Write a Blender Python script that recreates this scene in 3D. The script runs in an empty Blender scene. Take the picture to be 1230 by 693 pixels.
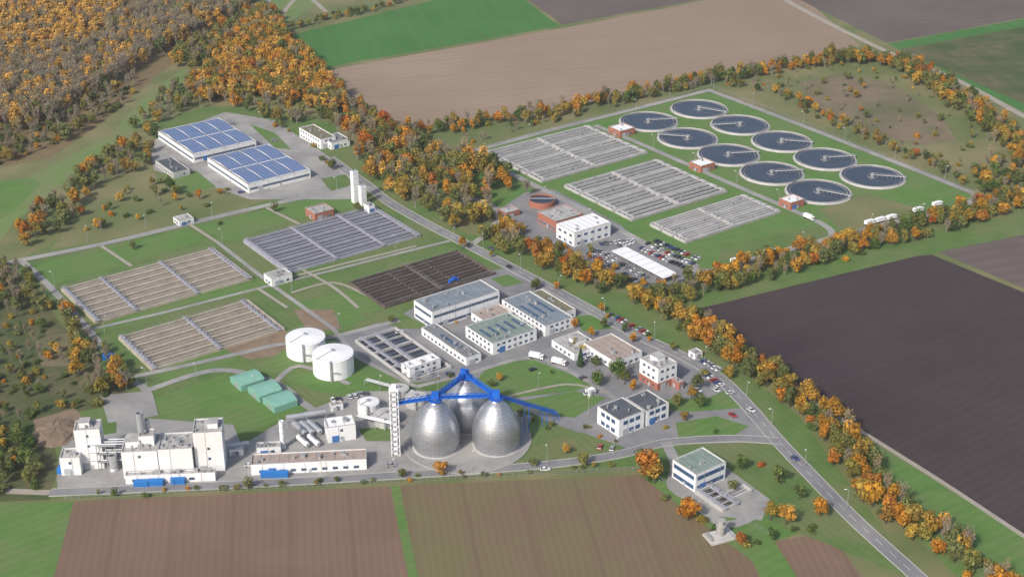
import bpy, math, random
from mathutils import Vector
from mathutils.geometry import tessellate_polygon
random.seed(7)
R=random.random
TH=math.radians(26); H=355.0; FL=1800.0
sT,cT=math.sin(TH),math.cos(TH)
def P(u,v,z=0.0):
    # survey conversion: digitised aerial map reading -> metres on the plane at height z
    dx=(u-615)/FL; dy=(346.5-v)/FL
    t=(H-z)/(sT-dy*cT)
    return Vector((dx*t,(cT+dy*sT)*t,z))
GA=math.radians(36)
sc=bpy.context.scene
COL=sc.collection

# ---------------------------------------------------------------- materials
def rgb(c): return (c[0],c[1],c[2],1)
def mat(name,c1,c2=None,scale=0.1,rough=0.85,metal=0.0,stripe=None,c3=None,scale3=0.01,detail=4,bump=0,spec=0.3,lo=0.35,hi=0.65,tram=None):
    m=bpy.data.materials.new(name); m.use_nodes=True
    nt=m.node_tree; b=nt.nodes['Principled BSDF']
    b.inputs['Roughness'].default_value=rough; b.inputs['Metallic'].default_value=metal
    b.inputs['Specular IOR Level'].default_value=spec
    if c2 is None: c2=tuple(x*0.85 for x in c1)
    geo=nt.nodes.new('ShaderNodeNewGeometry')
    def noise(s,d,l=lo,h=hi):
        n=nt.nodes.new('ShaderNodeTexNoise'); n.inputs['Scale'].default_value=s; n.inputs['Detail'].default_value=d
        n.inputs['Roughness'].default_value=0.65
        nt.links.new(geo.outputs['Position'],n.inputs['Vector'])
        r=nt.nodes.new('ShaderNodeMapRange'); r.inputs['From Min'].default_value=l; r.inputs['From Max'].default_value=h
        nt.links.new(n.outputs['Fac'],r.inputs['Value']); return r.outputs['Result'],n
    f,n0=noise(scale,detail)
    def mix(fac,a,bc):
        x=nt.nodes.new('ShaderNodeMix'); x.data_type='RGBA'
        if isinstance(fac,float): x.inputs[0].default_value=fac
        else: nt.links.new(fac,x.inputs[0])
        for i,s in ((6,a),(7,bc)):
            if isinstance(s,tuple): x.inputs[i].default_value=rgb(s)
            else: nt.links.new(s,x.inputs[i])
        return x.outputs[2]
    out=mix(f,c1,c2)
    if c3:
        f3,_=noise(scale3,5,0.42,0.62); out=mix(f3,out,c3)
    def wave(out,ang,per,amt,col,lo_,wob):
        s=nt.nodes.new('ShaderNodeVectorMath'); s.operation='DOT_PRODUCT'
        s.inputs[1].default_value=(math.cos(ang),math.sin(ang),0)
        nt.links.new(geo.outputs['Position'],s.inputs[0])
        w,_=noise(0.05,3,0,1)
        a=nt.nodes.new('ShaderNodeMath'); a.operation='MULTIPLY_ADD'; a.inputs[1].default_value=wob
        nt.links.new(w,a.inputs[0]); nt.links.new(s.outputs['Value'],a.inputs[2])
        d=nt.nodes.new('ShaderNodeMath'); d.operation='MULTIPLY'; d.inputs[1].default_value=2*math.pi/per
        nt.links.new(a.outputs[0],d.inputs[0])
        q=nt.nodes.new('ShaderNodeMath'); q.operation='SINE'; nt.links.new(d.outputs[0],q.inputs[0])
        e=nt.nodes.new('ShaderNodeMapRange'); e.inputs['From Min'].default_value=lo_; e.inputs['To Max'].default_value=amt
        nt.links.new(q.outputs[0],e.inputs['Value'])
        return mix(e.outputs['Result'],out,col)
    if stripe: out=wave(out,stripe[0],stripe[1],stripe[2],stripe[3],-1,stripe[1]*.8)
    if tram: out=wave(out,tram[0],tram[1],tram[2],tram[3],.93,1.0)
    nt.links.new(out,b.inputs['Base Color'])
    if bump:
        bp=nt.nodes.new('ShaderNodeBump'); bp.inputs['Strength'].default_value=bump; bp.inputs['Distance'].default_value=0.5
        nt.links.new(n0.outputs['Fac'],bp.inputs['Height']); nt.links.new(bp.outputs['Normal'],b.inputs['Normal'])
    return m
def leafmat(name,stops,g=1.5):
    m=bpy.data.materials.new(name); m.use_nodes=True
    nt=m.node_tree; b=nt.nodes['Principled BSDF']; b.inputs['Roughness'].default_value=0.8
    b.inputs['Specular IOR Level'].default_value=0.1
    oi=nt.nodes.new('ShaderNodeObjectInfo'); cr=nt.nodes.new('ShaderNodeValToRGB')
    el=cr.color_ramp.elements
    while len(el)<len(stops): el.new(0.5)
    for i,c in enumerate(stops):
        c=tuple(x*g for x in c)
        el[i].position=i/(len(stops)-1); el[i].color=rgb(c)
    nt.links.new(oi.outputs['Random'],cr.inputs['Fac'])
    at=nt.nodes.new('ShaderNodeAttribute'); at.attribute_name='shade'
    vm=nt.nodes.new('ShaderNodeVectorMath'); vm.operation='SCALE'
    nt.links.new(cr.outputs['Color'],vm.inputs[0]); nt.links.new(at.outputs['Fac'],vm.inputs['Scale'])
    nt.links.new(vm.outputs[0],b.inputs['Base Color'])
    tr=nt.nodes.new('ShaderNodeBsdfTranslucent'); nt.links.new(vm.outputs[0],tr.inputs['Color'])
    mx=nt.nodes.new('ShaderNodeMixShader'); mx.inputs[0].default_value=.35
    nt.links.new(b.outputs[0],mx.inputs[1]); nt.links.new(tr.outputs[0],mx.inputs[2])
    nt.links.new(mx.outputs[0],nt.nodes['Material Output'].inputs['Surface'])
    return m
M={}
BA=GA-math.pi/2
def reg(k,*a,**kw): M[k]=mat(k,*a,**kw)
reg('ground_soil',(.10,.13,.05),(.13,.10,.06),scale=.02)
reg('lawn',(.078,.140,.036),(.110,.175,.050),scale=.09,c3=(.145,.165,.07),scale3=.025,stripe=(GA,4,.25,(.065,.125,.03)))
reg('lawn_bright',(.080,.170,.038),(.110,.200,.048),scale=.08,c3=(.13,.18,.065),scale3=.03,stripe=(GA+1.57,5,.3,(.065,.145,.03)))
reg('meadow',(.135,.155,.06),(.095,.13,.045),scale=.08,c3=(.20,.18,.09),scale3=.02)
reg('meadow_left',(.115,.185,.055),(.155,.20,.075),scale=.03,c3=(.17,.18,.085),scale3=.02,stripe=(2.2,9,.3,(.12,.21,.055)))
reg('scrub_ground',(.075,.09,.035),(.13,.115,.06),scale=.1,c3=(.055,.08,.025),scale3=.03)
reg('scrub_brown',(.17,.13,.085),(.20,.16,.105),scale=.06,c3=(.115,.115,.055),scale3=.018)
reg('forest_floor',(.15,.11,.06),(.19,.145,.07),scale=.1)
reg('field_green',(.045,.145,.03),(.06,.17,.04),scale=.02,stripe=(0.2,12,.3,(.05,.125,.03)),tram=(0.25,18,.5,(.10,.15,.06)))
reg('field_tan',(.265,.195,.14),(.23,.168,.12),scale=.012,c3=(.295,.222,.165),scale3=.006,stripe=(math.radians(115),9,.3,(.215,.155,.11)),tram=(math.radians(100),40,.3,(.20,.15,.10)))
reg('field_dark',(.11,.085,.078),(.14,.11,.098),scale=.01,stripe=(1.9,10,.4,(.09,.07,.063)))
reg('field_plum',(.040,.028,.030),(.052,.037,.039),scale=.02,c3=(.062,.046,.045),scale3=.006,stripe=(BA,5,.3,(.032,.022,.025)),tram=(BA,28,.4,(.062,.047,.045)))
reg('field_brown',(.180,.115,.08),(.205,.135,.095),scale=.02,c3=(.16,.11,.072),scale3=.012,stripe=(math.radians(8),3.2,.4,(.14,.09,.062)),tram=(math.radians(8),24,.4,(.125,.085,.055)))
reg('field_brown_patchy',(.18,.115,.08),(.165,.11,.07),scale=.03,c3=(.15,.145,.065),scale3=.014,stripe=(math.radians(8),3.2,.4,(.14,.09,.062)),tram=(math.radians(8),24,.4,(.125,.085,.055)))
reg('track',(.34,.31,.26),(.29,.26,.21),scale=.1)
reg('asphalt',(.16,.16,.168),(.20,.20,.208),scale=.1,c3=(.235,.23,.23),scale3=.04)
reg('pavement',(.27,.26,.255),(.22,.215,.21),scale=.12,c3=(.33,.32,.30),scale3=.04)
reg('kerb',(.4,.39,.37)); reg('road_paint',(.7,.7,.68))
reg('dirt',(.24,.175,.12),(.18,.13,.09),scale=.15,bump=.4)
reg('concrete',(.36,.35,.335),(.27,.26,.255),scale=.15)
reg('concrete_light',(.50,.49,.47),(.40,.39,.38),scale=.15)
reg('concrete_beige',(.46,.41,.345),(.35,.31,.255),scale=.2)
reg('concrete_brown',(.14,.11,.095),(.08,.065,.06),scale=.2)
reg('concrete_lav',(.36,.36,.41),(.28,.28,.33),scale=.2)
reg('water_dark',(.030,.038,.058),(.042,.052,.075),scale=.05,rough=.15,spec=.4)
reg('water_brown',(.030,.023,.022),(.05,.038,.033),scale=.1,rough=.35)
reg('water_grey',(.055,.062,.075),(.10,.105,.12),scale=.3,rough=.3)
reg('basin_floor',(.15,.125,.105),(.10,.085,.07),scale=.12,rough=.5)
reg('white_wall',(.78,.78,.79),(.72,.72,.73),scale=.2,c3=(.71,.705,.69),scale3=.1)
reg('white_paint',(.80,.80,.81),(.75,.75,.76),scale=.3)
reg('brick',(.38,.15,.10),(.32,.125,.085),scale=.5)
reg('roof_grey',(.16,.17,.18),(.21,.22,.23),scale=.2)
reg('roof_bluegrey',(.16,.19,.22),(.22,.25,.28),scale=.2)
reg('roof_dark',(.07,.08,.095),(.10,.11,.125),scale=.2)
reg('roof_green',(.23,.28,.25),(.17,.22,.19),scale=.2)
reg('roof_light',(.45,.44,.43),(.37,.36,.35),scale=.2,c3=(.31,.30,.29),scale3=.15)
reg('roof_tan',(.38,.31,.27),(.31,.25,.22),scale=.2)
reg('roof_moss',(.19,.17,.12),(.14,.14,.08),scale=.2)
reg('solar_roof',(.075,.125,.27),(.10,.155,.31),scale=.15,rough=.45,stripe=(BA,2.4,.5,(.20,.26,.40)))
reg('glass_blue',(.04,.07,.13),(.06,.10,.17),scale=.6,rough=.15,spec=.6)
reg('glass_dark',(.02,.025,.03),(.04,.045,.05),scale=.6,rough=.15,spec=.6)
reg('frame_grey',(.42,.44,.47)); reg('frame_blue',(.06,.17,.42)); reg('blue_paint',(.012,.13,.58),(.012,.11,.50),rough=.45)
reg('silver',(.56,.57,.59),(.49,.50,.52),scale=.15,rough=.45,metal=.6)
reg('steel',(.42,.43,.45),rough=.5,metal=.4)
reg('green_sheet',(.20,.40,.32),(.16,.35,.28),scale=.3,rough=.5,stripe=(GA,1.2,.4,(.26,.46,.38)))
reg('rubber',(.02,.02,.02)); reg('bark',(.11,.09,.07),(.07,.055,.04),scale=2)
reg('bark_pale',(.30,.27,.23),(.22,.20,.17),scale=2)
reg('container_blue',(.02,.16,.50),(.03,.18,.47))
def clad():
    m=M['silver'].copy(); m.name='digester_cladding'; nt=m.node_tree; b=nt.nodes['Principled BSDF']
    b.inputs['Metallic'].default_value=.75; b.inputs['Roughness'].default_value=.4
    tc=nt.nodes.new('ShaderNodeTexCoord'); sx=nt.nodes.new('ShaderNodeSeparateXYZ'); nt.links.new(tc.outputs['Object'],sx.inputs[0])
    at=nt.nodes.new('ShaderNodeMath'); at.operation='ARCTAN2'; nt.links.new(sx.outputs[1],at.inputs[0]); nt.links.new(sx.outputs[0],at.inputs[1])
    mu=nt.nodes.new('ShaderNodeMath'); mu.operation='MULTIPLY'; mu.inputs[1].default_value=9; nt.links.new(at.outputs[0],mu.inputs[0])
    cb=nt.nodes.new('ShaderNodeCombineXYZ'); nt.links.new(mu.outputs[0],cb.inputs[0]); nt.links.new(sx.outputs[2],cb.inputs[1])
    br=nt.nodes.new('ShaderNodeTexBrick'); br.inputs['Scale'].default_value=1; br.inputs['Brick Width'].default_value=3.1
    br.inputs['Row Height'].default_value=1.3; br.inputs['Mortar Size'].default_value=.06
    br.inputs['Color1'].default_value=(.50,.51,.54,1); br.inputs['Color2'].default_value=(.43,.44,.47,1); br.inputs['Mortar'].default_value=(.25,.26,.28,1)
    nt.links.new(cb.outputs[0],br.inputs['Vector']); nt.links.new(br.outputs['Color'],b.inputs['Base Color'])
    return m
M['clad']=clad()
def carmat():
    m=bpy.data.materials.new('car_paint'); m.use_nodes=True; nt=m.node_tree; b=nt.nodes['Principled BSDF']
    oi=nt.nodes.new('ShaderNodeObjectInfo'); cr=nt.nodes.new('ShaderNodeValToRGB'); cr.color_ramp.interpolation='CONSTANT'
    cols=[(.55,.56,.58),(.03,.03,.035),(.7,.7,.7),(.05,.08,.2),(.28,.29,.31),(.02,.02,.025),(.35,.03,.03),(.1,.11,.12),(.6,.6,.62)]
    el=cr.color_ramp.elements
    while len(el)<len(cols): el.new(.5)
    for i,c in enumerate(cols): el[i].position=i/len(cols); el[i].color=rgb(c)
    nt.links.new(oi.outputs['Random'],cr.inputs['Fac']); nt.links.new(cr.outputs['Color'],b.inputs['Base Color'])
    b.inputs['Roughness'].default_value=.3; return m
M['car_paint']=carmat()
M['leaf_autumn']=leafmat('leaf_autumn',[(.36,.15,.02),(.42,.23,.03),(.20,.17,.04),(.42,.18,.02),(.14,.15,.04),(.34,.10,.02),(.40,.27,.05),(.11,.13,.035),(.40,.20,.03)])
M['leaf_mixed']=leafmat('leaf_mixed',[(.11,.13,.045),(.18,.17,.05),(.075,.105,.035),(.28,.20,.05),(.10,.12,.04),(.15,.16,.06),(.065,.09,.03)])
M['leaf_green']=leafmat('leaf_green',[(.075,.12,.03),(.09,.13,.035),(.055,.09,.025),(.12,.15,.045)])
M['leaf_grey']=leafmat('leaf_grey',[(.23,.18,.12),(.19,.155,.10),(.27,.21,.12),(.18,.155,.095),(.30,.22,.09)])
M['leaf_gold']=leafmat('leaf_gold',[(.46,.28,.06),(.40,.23,.05),(.34,.22,.07),(.48,.30,.07),(.40,.20,.04)])
M['leaf_dark']=leafmat('leaf_dark',[(.025,.05,.02),(.04,.07,.025)])

# ---------------------------------------------------------------- mesh builder
class MB:
    def __init__(s): s.v=[]; s.f=[]; s.m=[]; s.sh=[]
    def quad(s,pts,m=0,sh=1.0):
        n=len(s.v); s.v+= [tuple(p) for p in pts]; s.f.append(tuple(range(n,n+len(pts)))); s.m.append(m); s.sh.append(sh)
    def box(s,x0,x1,y0,y1,z0,z1,m=0,t=0):
        n=len(s.v)
        s.v+=[(x0,y0,z0),(x1,y0,z0),(x1,y1,z0),(x0,y1,z0),(x0+t,y0+t,z1),(x1-t,y0+t,z1),(x1-t,y1-t,z1),(x0+t,y1-t,z1)]
        for q in ((3,2,1,0),(4,5,6,7),(0,1,5,4),(1,2,6,5),(2,3,7,6),(3,0,4,7)):
            s.f.append(tuple(n+i for i in q)); s.m.append(m); s.sh.append(1.0)
    def lathe(s,cx,cy,prof,n=32,m=0,cap=True):
        b=len(s.v)
        for r,z in prof:
            for i in range(n):
                a=2*math.pi*i/n; s.v.append((cx+r*math.cos(a),cy+r*math.sin(a),z))
        for j in range(len(prof)-1):
            for i in range(n):
                k=(i+1)%n; s.f.append((b+j*n+i,b+j*n+k,b+(j+1)*n+k,b+(j+1)*n+i)); s.m.append(m); s.sh.append(1.0)
        if cap:
            s.f.append(tuple(b+(len(prof)-1)*n+i for i in range(n))); s.m.append(m); s.sh.append(1.0)
    def cyl(s,cx,cy,z0,z1,r,n=20,m=0,r1=None): s.lathe(cx,cy,[(r,z0),(r if r1 is None else r1,z1)],n,m)
    def tube(s,p,q,r,n=6,m=0,r1=None,sh=1.0):
        p=Vector(p);q=Vector(q);d=(q-p)
        if d.length<1e-5: return
        d.normalize(); a=d.cross(Vector((0,0,1)))
        if a.length<.01: a=Vector((1,0,0))
        a.normalize(); c=d.cross(a); r1=r if r1 is None else r1; b=len(s.v)
        for pt,rr in ((p,r),(q,r1)):
            for i in range(n):
                t=2*math.pi*(i+.5)/n; s.v.append(tuple(pt+a*rr*math.cos(t)+c*rr*math.sin(t)))
        for i in range(n):
            k=(i+1)%n; s.f.append((b+i,b+k,b+n+k,b+n+i)); s.m.append(m); s.sh.append(sh)
        s.f.append(tuple(b+i for i in range(n))[::-1]); s.m.append(m); s.sh.append(sh)
        s.f.append(tuple(b+n+i for i in range(n))); s.m.append(m); s.sh.append(sh)
    def mesh(s,name,mats,smooth=False,shade=False):
        me=bpy.data.meshes.new(name); me.from_pydata(s.v,[],s.f)
        for k in mats: me.materials.append(M[k])
        me.polygons.foreach_set('material_index',s.m)
        if smooth: me.polygons.foreach_set('use_smooth',[True]*len(s.f))
        if shade:
            a=me.attributes.new('shade','FLOAT','FACE'); a.data.foreach_set('value',s.sh)
        me.update(); return me
    def obj(s,name,mats,parent=None,loc=(0,0,0),rot=0,smooth=False):
        o=bpy.data.objects.new(name,s.mesh(name,mats,smooth)); COL.objects.link(o)
        o.location=loc; o.rotation_euler=(0,0,rot)
        if parent: o.parent=parent
        return o
def empty(name,loc=(0,0,0),rot=0):
    e=bpy.data.objects.new(name,None); e.empty_display_size=1; COL.objects.link(e); e.location=loc; e.rotation_euler=(0,0,rot); return e
zs=[0]
def sheet(name,px,z,m,world=False):
    zs[0]+=.0004; z+=zs[0]
    pts=[Vector((p[0],p[1],z)) for p in px] if world else [Vector((*P(*p)[:2],z)) for p in px]
    b=MB(); b.v=[tuple(p) for p in pts]
    for t in tessellate_polygon([pts]):
        a,c,d=[pts[i] for i in t]
        if (c-a).cross(d-a).z<0: t=(t[0],t[2],t[1])
        b.f.append(tuple(t)); b.m.append(0); b.sh.append(1)
    return b.obj(name,[m])
def smooth_line(pts,step=8):
    out=[]; n=len(pts)
    for i in range(n-1):
        p0=pts[max(i-1,0)];p1=pts[i];p2=pts[i+1];p3=pts[min(i+2,n-1)]
        k=max(2,int((p2-p1).length/step))
        for j in range(k):
            t=j/k; out.append(.5*((2*p1)+(p2-p0)*t+(2*p0-5*p1+4*p2-p3)*t*t+(3*p1-p0-3*p2+p3)*t**3))
    out.append(pts[-1]); return out
def strip(b,l,o0,o1,z,m=0,skip=0):
    n=len(l); L=[]
    for i in range(n):
        d=(l[min(i+1,n-1)]-l[max(i-1,0)]); d.z=0; d.normalize(); nr=Vector((-d.y,d.x,0))
        a=l[i]+nr*o0; c=l[i]+nr*o1; a.z=c.z=z; L.append((a,c))
    for i in range(n-1):
        if skip and i%skip: continue
        b.quad([L[i][1],L[i+1][1],L[i+1][0],L[i][0]][::-1],m)
zroad=[.15]
def road(name,px,w,m='pavement',kerb=False,paint=False,curve=True):
    pts=[P(*p) for p in px]; l=smooth_line(pts,4) if curve else pts
    zroad[0]+=.004
    b=MB(); strip(b,l,-w/2,w/2,zroad[0])
    if kerb:
        for s in (-1,1):
            strip(b,l,s*w/2-.2,s*w/2+.2,zroad[0]+.12,1)
            for e in (-.2,.2):
                n=len(l)
                for i in range(n-1):
                    d=(l[i+1]-l[i]); d.z=0; d.normalize(); nr=Vector((-d.y,d.x,0))*(s*w/2+e)
                    p=l[i]+nr;q=l[i+1]+nr
                    b.quad([(p.x,p.y,0),(q.x,q.y,0),(q.x,q.y,zroad[0]+.12),(p.x,p.y,zroad[0]+.12)],1)
    if paint:
        strip(b,l,-.08,.08,zroad[0]+.01,2,skip=2)
    return b.obj(name,[m,'kerb','road_paint'])

# ---------------------------------------------------------------- ground and fields
sheet('ground',[(-6000,-2500),(6000,-2500),(6000,12000),(-6000,12000)],0,'ground_soil',True)
sheet('meadow_ground',[(-120,760),(1400,760),(1400,-120),(-200,-120)],.03,'meadow')
sheet('forest_ground',[(-150,-80),(330,-80),(300,20),(240,55),(190,90),(120,150),(60,190),(-150,230)],.05,'forest_floor')
sheet('meadow_strip',[(-60,340),(-60,235),(30,215),(90,185),(130,165),(180,110),(240,70),(330,-10),(380,-60),(470,-60),(385,0),(330,40),(250,100),(160,160),(110,190),(70,225),(20,265),(0,290)],.055,'meadow_left')
sheet('farm_field',[(-60,222),(40,214),(50,222),(5,262),(-60,275)],.06,'lawn_bright')
sheet('farm_field',[(352,42),(545,-5),(600,-30),(625,-4),(672,32),(385,82)],.05,'field_green')
sheet('ploughed_field',[(385,86),(672,35),(880,-5),(930,-30),(965,-2),(1034,56),(985,72),(870,93),(700,125),(480,156),(420,120)],.06,'field_tan')
sheet('ploughed_field',[(600,-40),(628,-4),(676,30),(870,-5),(900,-40)],.07,'field_dark')
sheet('ploughed_field',[(960,0),(930,-40),(1300,-60),(1300,8),(1230,22),(1066,52)],.06,'field_dark')
sheet('farm_field',[(1066,53),(1230,23),(1300,10),(1300,170),(1230,135)],.06,'field_green')
sheet('farm_field',[(1080,60),(1200,38),(1300,20),(1300,150),(1230,125)],.08,'scrub_ground')
sheet('scrub_land',[(870,95),(1000,74),(1060,70),(1150,110),(1230,175),(1250,235),(1180,250),(1172,236)],.06,'meadow')
sheet('scrub_land',[(960,100),(1010,88),(1070,100),(1130,140),(1150,170),(1100,175),(1020,150),(975,128)],.07,'scrub_brown')
sheet('grass_strip',[(1290,245),(1290,290),(1130,303),(1100,308),(832,372),(790,352),(860,335),(1010,298)],.08,'lawn')
sheet('ploughed_field',[(834,372),(1100,308),(1119,306),(1300,380),(1300,672),(1230,641),(1020,512),(900,430)],.09,'field_plum')
sheet('ploughed_field',[(1127,303),(1300,268),(1300,376)],.09,'field_dark')
sheet('grass_strip',[(900,432),(1020,514),(1230,643),(1300,690),(1300,760),(1180,720),(1050,600),(1000,520),(960,490)],.10,'lawn_bright')
road('farm_track',[(905,434),(1022,510),(1130,578),(1232,645),(1300,685)],2.5,'track')
road('farm_track',[(930,-10),(960,10),(1060,60),(1150,97),(1230,140),(1300,175)],6,'track')
road('farm_track',[(300,18),(320,5),(345,-25)],4,'track'); road('farm_track',[(392,15),(365,-5),(345,10),(335,30)],4,'track')
sheet('farm_field',[(-80,608),(88,602),(55,740),(-100,740)],.05,'lawn_bright')
sheet('ploughed_field',[(89,602),(469,584),(500,740),(52,740)],.06,'field_brown')
sheet('grass_strip',[(469,584),(480,583),(512,740),(500,740)],.065,'lawn_bright')
sheet('ploughed_field',[(480,583),(768,570),(905,675),(930,740),(512,740)],.06,'field_brown_patchy')
sheet('grass_strip',[(768,570),(800,560),(960,640),(930,650),(985,740),(930,740),(905,675)],.07,'lawn_bright')
sheet('ploughed_field',[(930,650),(996,638),(1070,740),(990,740)],.08,'field_brown')
sheet('lawn',[(10,320),(60,292),(190,240),(180,150),(250,128),(330,130),(400,150),(440,200),(560,280),(610,290),(680,330),(740,350),(790,362),(960,500),(1110,700),(960,640),(770,560),(400,582),(80,598),(20,600),(0,560),(-20,500),(0,330)],.10,'lawn')
sheet('scrub_ground',[(-40,325),(12,322),(45,345),(70,385),(110,430),(150,465),(160,480),(120,490),(60,500),(70,560),(60,600),(-60,604)],.115,'scrub_ground')
sheet('meadow_ground',[(60,300),(105,255),(150,232),(215,215),(275,225),(325,240),(200,275)],.115,'meadow')
sheet('lawn',[(565,183),(855,110),(1172,236),(1150,250),(1000,286),(857,324),(820,318)],.10,'lawn_bright')
sheet('lawn',[(500,190),(560,180),(660,240),(640,265),(590,245),(540,215)],.12,'lawn_bright')
sheet('mown_meadow',[(985,252),(1040,232),(1100,250),(1075,266),(1010,278)],.125,'meadow')
sheet('mown_meadow',[(865,295),(985,270),(995,283),(862,322)],.12,'lawn')
for q in ([(120,300),(225,275),(250,288),(150,318)],[(235,272),(320,252),(350,265),(275,290)],[(25,322),(118,300),(148,318),(62,344)],[(1075,230),(1120,218),(1160,234),(1110,248)],[(320,248),(410,228),(440,245),(360,265)]):
    sheet('lawn',q,.12,'lawn_bright')
for q in ([(270,345),(300,340),(310,350),(120,398),(115,392)],[(265,400),(300,420),(270,440),(200,458),(185,450)],[(330,430),(350,450),(460,440),(480,460),(430,480),(380,470),(310,440)],[(350,365),(440,345),(460,375),(400,400)],[(185,480),(270,450),(370,490),(300,520),(200,515)]):
    sheet('lawn',q,.12,'lawn_bright')

# ---------------------------------------------------------------- pavements / roads
Y=[('yard_pavement',[(480,380),(560,330),(610,322),(700,368),(820,428),(870,460),(930,530),(800,535),(740,545),(700,522),(655,505),(560,450),(500,460),(430,430),(400,405)],'asphalt'),
('yard_pavement',[(68,575),(75,530),(140,520),(140,500),(280,510),(290,535),(340,505),(430,470),(520,470),(640,500),(650,520),(600,560),(440,572),(270,582),(70,590)],'pavement'),
('yard_pavement',[(630,232),(665,228),(745,270),(760,285),(840,318),(830,340),(790,352),(700,312),(640,290),(590,258)],'asphalt'),
('yard_pavement',[(805,570),(870,560),(925,600),(915,625),(860,620),(815,595)],'pavement'),
('yard_pavement',[(120,475),(175,470),(185,500),(130,508)],'pavement'),
('yard_pavement',[(180,170),(270,135),(330,145),(420,205),(440,240),(380,240),(300,240),(240,220),(185,205)],'pavement'),
('sludge_bed',[(288,405),(345,398),(350,425),(300,432),(270,420)],'dirt'),
('sludge_bed',[(352,372),(400,372),(410,395),(370,398)],'dirt'),
('sludge_bed',[(40,405),(85,400),(90,440),(50,440)],'scrub_brown'),
('sludge_bed',[(40,505),(90,490),(105,510),(80,535),(45,535)],'dirt')]
for i,(n,q,m) in enumerate(Y): sheet(n,q,.135+.003*i,m)
for q in ([(565,462),(590,438),(640,432),(700,455),(715,462),(690,470),(618,478),(600,474)],
          [(618,483),(690,470),(728,478),(690,502),(660,498)],[(650,520),(700,520),(752,538),(700,552),(645,552)],
          [(812,508),(860,500),(900,512),(880,524),(815,528)],[(590,500),(620,508),(615,540)],[(690,380),(720,378),(735,395),(700,398)],
          [(770,470),(790,480),(850,478),(870,470),(890,490),(830,495),(795,492)],[(430,378),(470,370),(520,395),(480,395)],
          [(640,505),(660,510),(640,535),(622,520)],[(340,420),(365,436),(345,452),(320,435)],[(430,515),(470,512),(470,530),(440,530)],
          [(195,222),(235,205),(260,225),(220,232)],[(300,150),(330,160),(350,180),(330,178)],[(385,215),(415,210),(425,222),(398,230)],[(590,335),(610,330),(630,340),(605,345)]):
    sheet('lawn',q,.165,'lawn_bright' if R()<.5 else 'lawn')
sheet('sludge_bed',[(655,525),(690,527),(700,548),(660,548)],.17,'meadow')
zroad[0]=.22
road('access_road',[(395,190),(440,222),(470,245),(520,273),(565,296),(640,335),(700,367),(760,400),(820,428),(865,455),(900,490),(935,530),(975,572),(1020,618),(1060,655),(1110,700),(1150,740)],7,'asphalt',True,True)
road('perimeter_road',[(565,183),(660,157),(760,132),(855,108)],5,'pavement',curve=False)
road('perimeter_road',[(852,109),(960,150),(1080,197),(1150,225),(1172,236),(1150,250),(1080,266),(1000,286),(920,307),(857,325),(825,320),(760,285),(690,247),(620,212),(565,183)],5)
road('service_road',[(715,151),(780,178),(880,222),(985,268),(1000,285)],4.5)
road('service_road',[(565,296),(590,275),(600,255),(570,240),(540,250)],4)
road('service_road',[(-20,322),(30,312),(130,292),(240,266),(330,245),(400,232),(445,226)],5)
road('service_road',[(25,313),(60,345),(105,395),(150,450),(175,468),(185,500)],4)
road('footpath',[(122,296),(158,320)],2.2,'track',curve=False); road('footpath',[(228,270),(262,292)],2.2,'track',curve=False)
road('footpath',[(320,250),(360,270)],2.2,'track',curve=False); 
road('service_road',[(105,397),(200,375),(310,347),(400,325),(490,302),(540,290)],2.6,'pavement',curve=False)
road('service_road',[(150,455),(230,438),(330,415),(400,405),(480,385)],3.5,'pavement',curve=False)
road('service_road',[(262,292),(330,345),(400,395),(430,430),(500,465)],2.6,'pavement',curve=False)
road('footpath',[(310,347),(345,370)],2,'track',curve=False);road('footpath',[(330,338),(410,318),(500,296)],2,'track',curve=False)
road('footpath',[(350,352),(400,340),(440,355)],2,'track');road('footpath',[(355,320),(400,345),(430,370)],2,'track')
road('service_road',[(175,470),(260,445),(330,460),(372,490),(400,500),(440,490)],4)
road('service_road',[(60,592),(270,583),(450,573),(640,560),(740,547),(800,532),(880,527),(935,530)],5.5,'asphalt',True)
road('service_road',[(1,590),(60,592)],4,'track')
road('service_road',[(500,465),(560,450),(640,430),(700,455),(740,480)],3,'pavement')
road('footpath',[(600,479),(680,462),(725,472)],1.8,'track')
road('service_road',[(330,460),(360,440),(420,462)],3)
road('service_road',[(800,532),(812,560),(808,585),(830,600),(870,630),(905,620)],5,'pavement')

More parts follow.
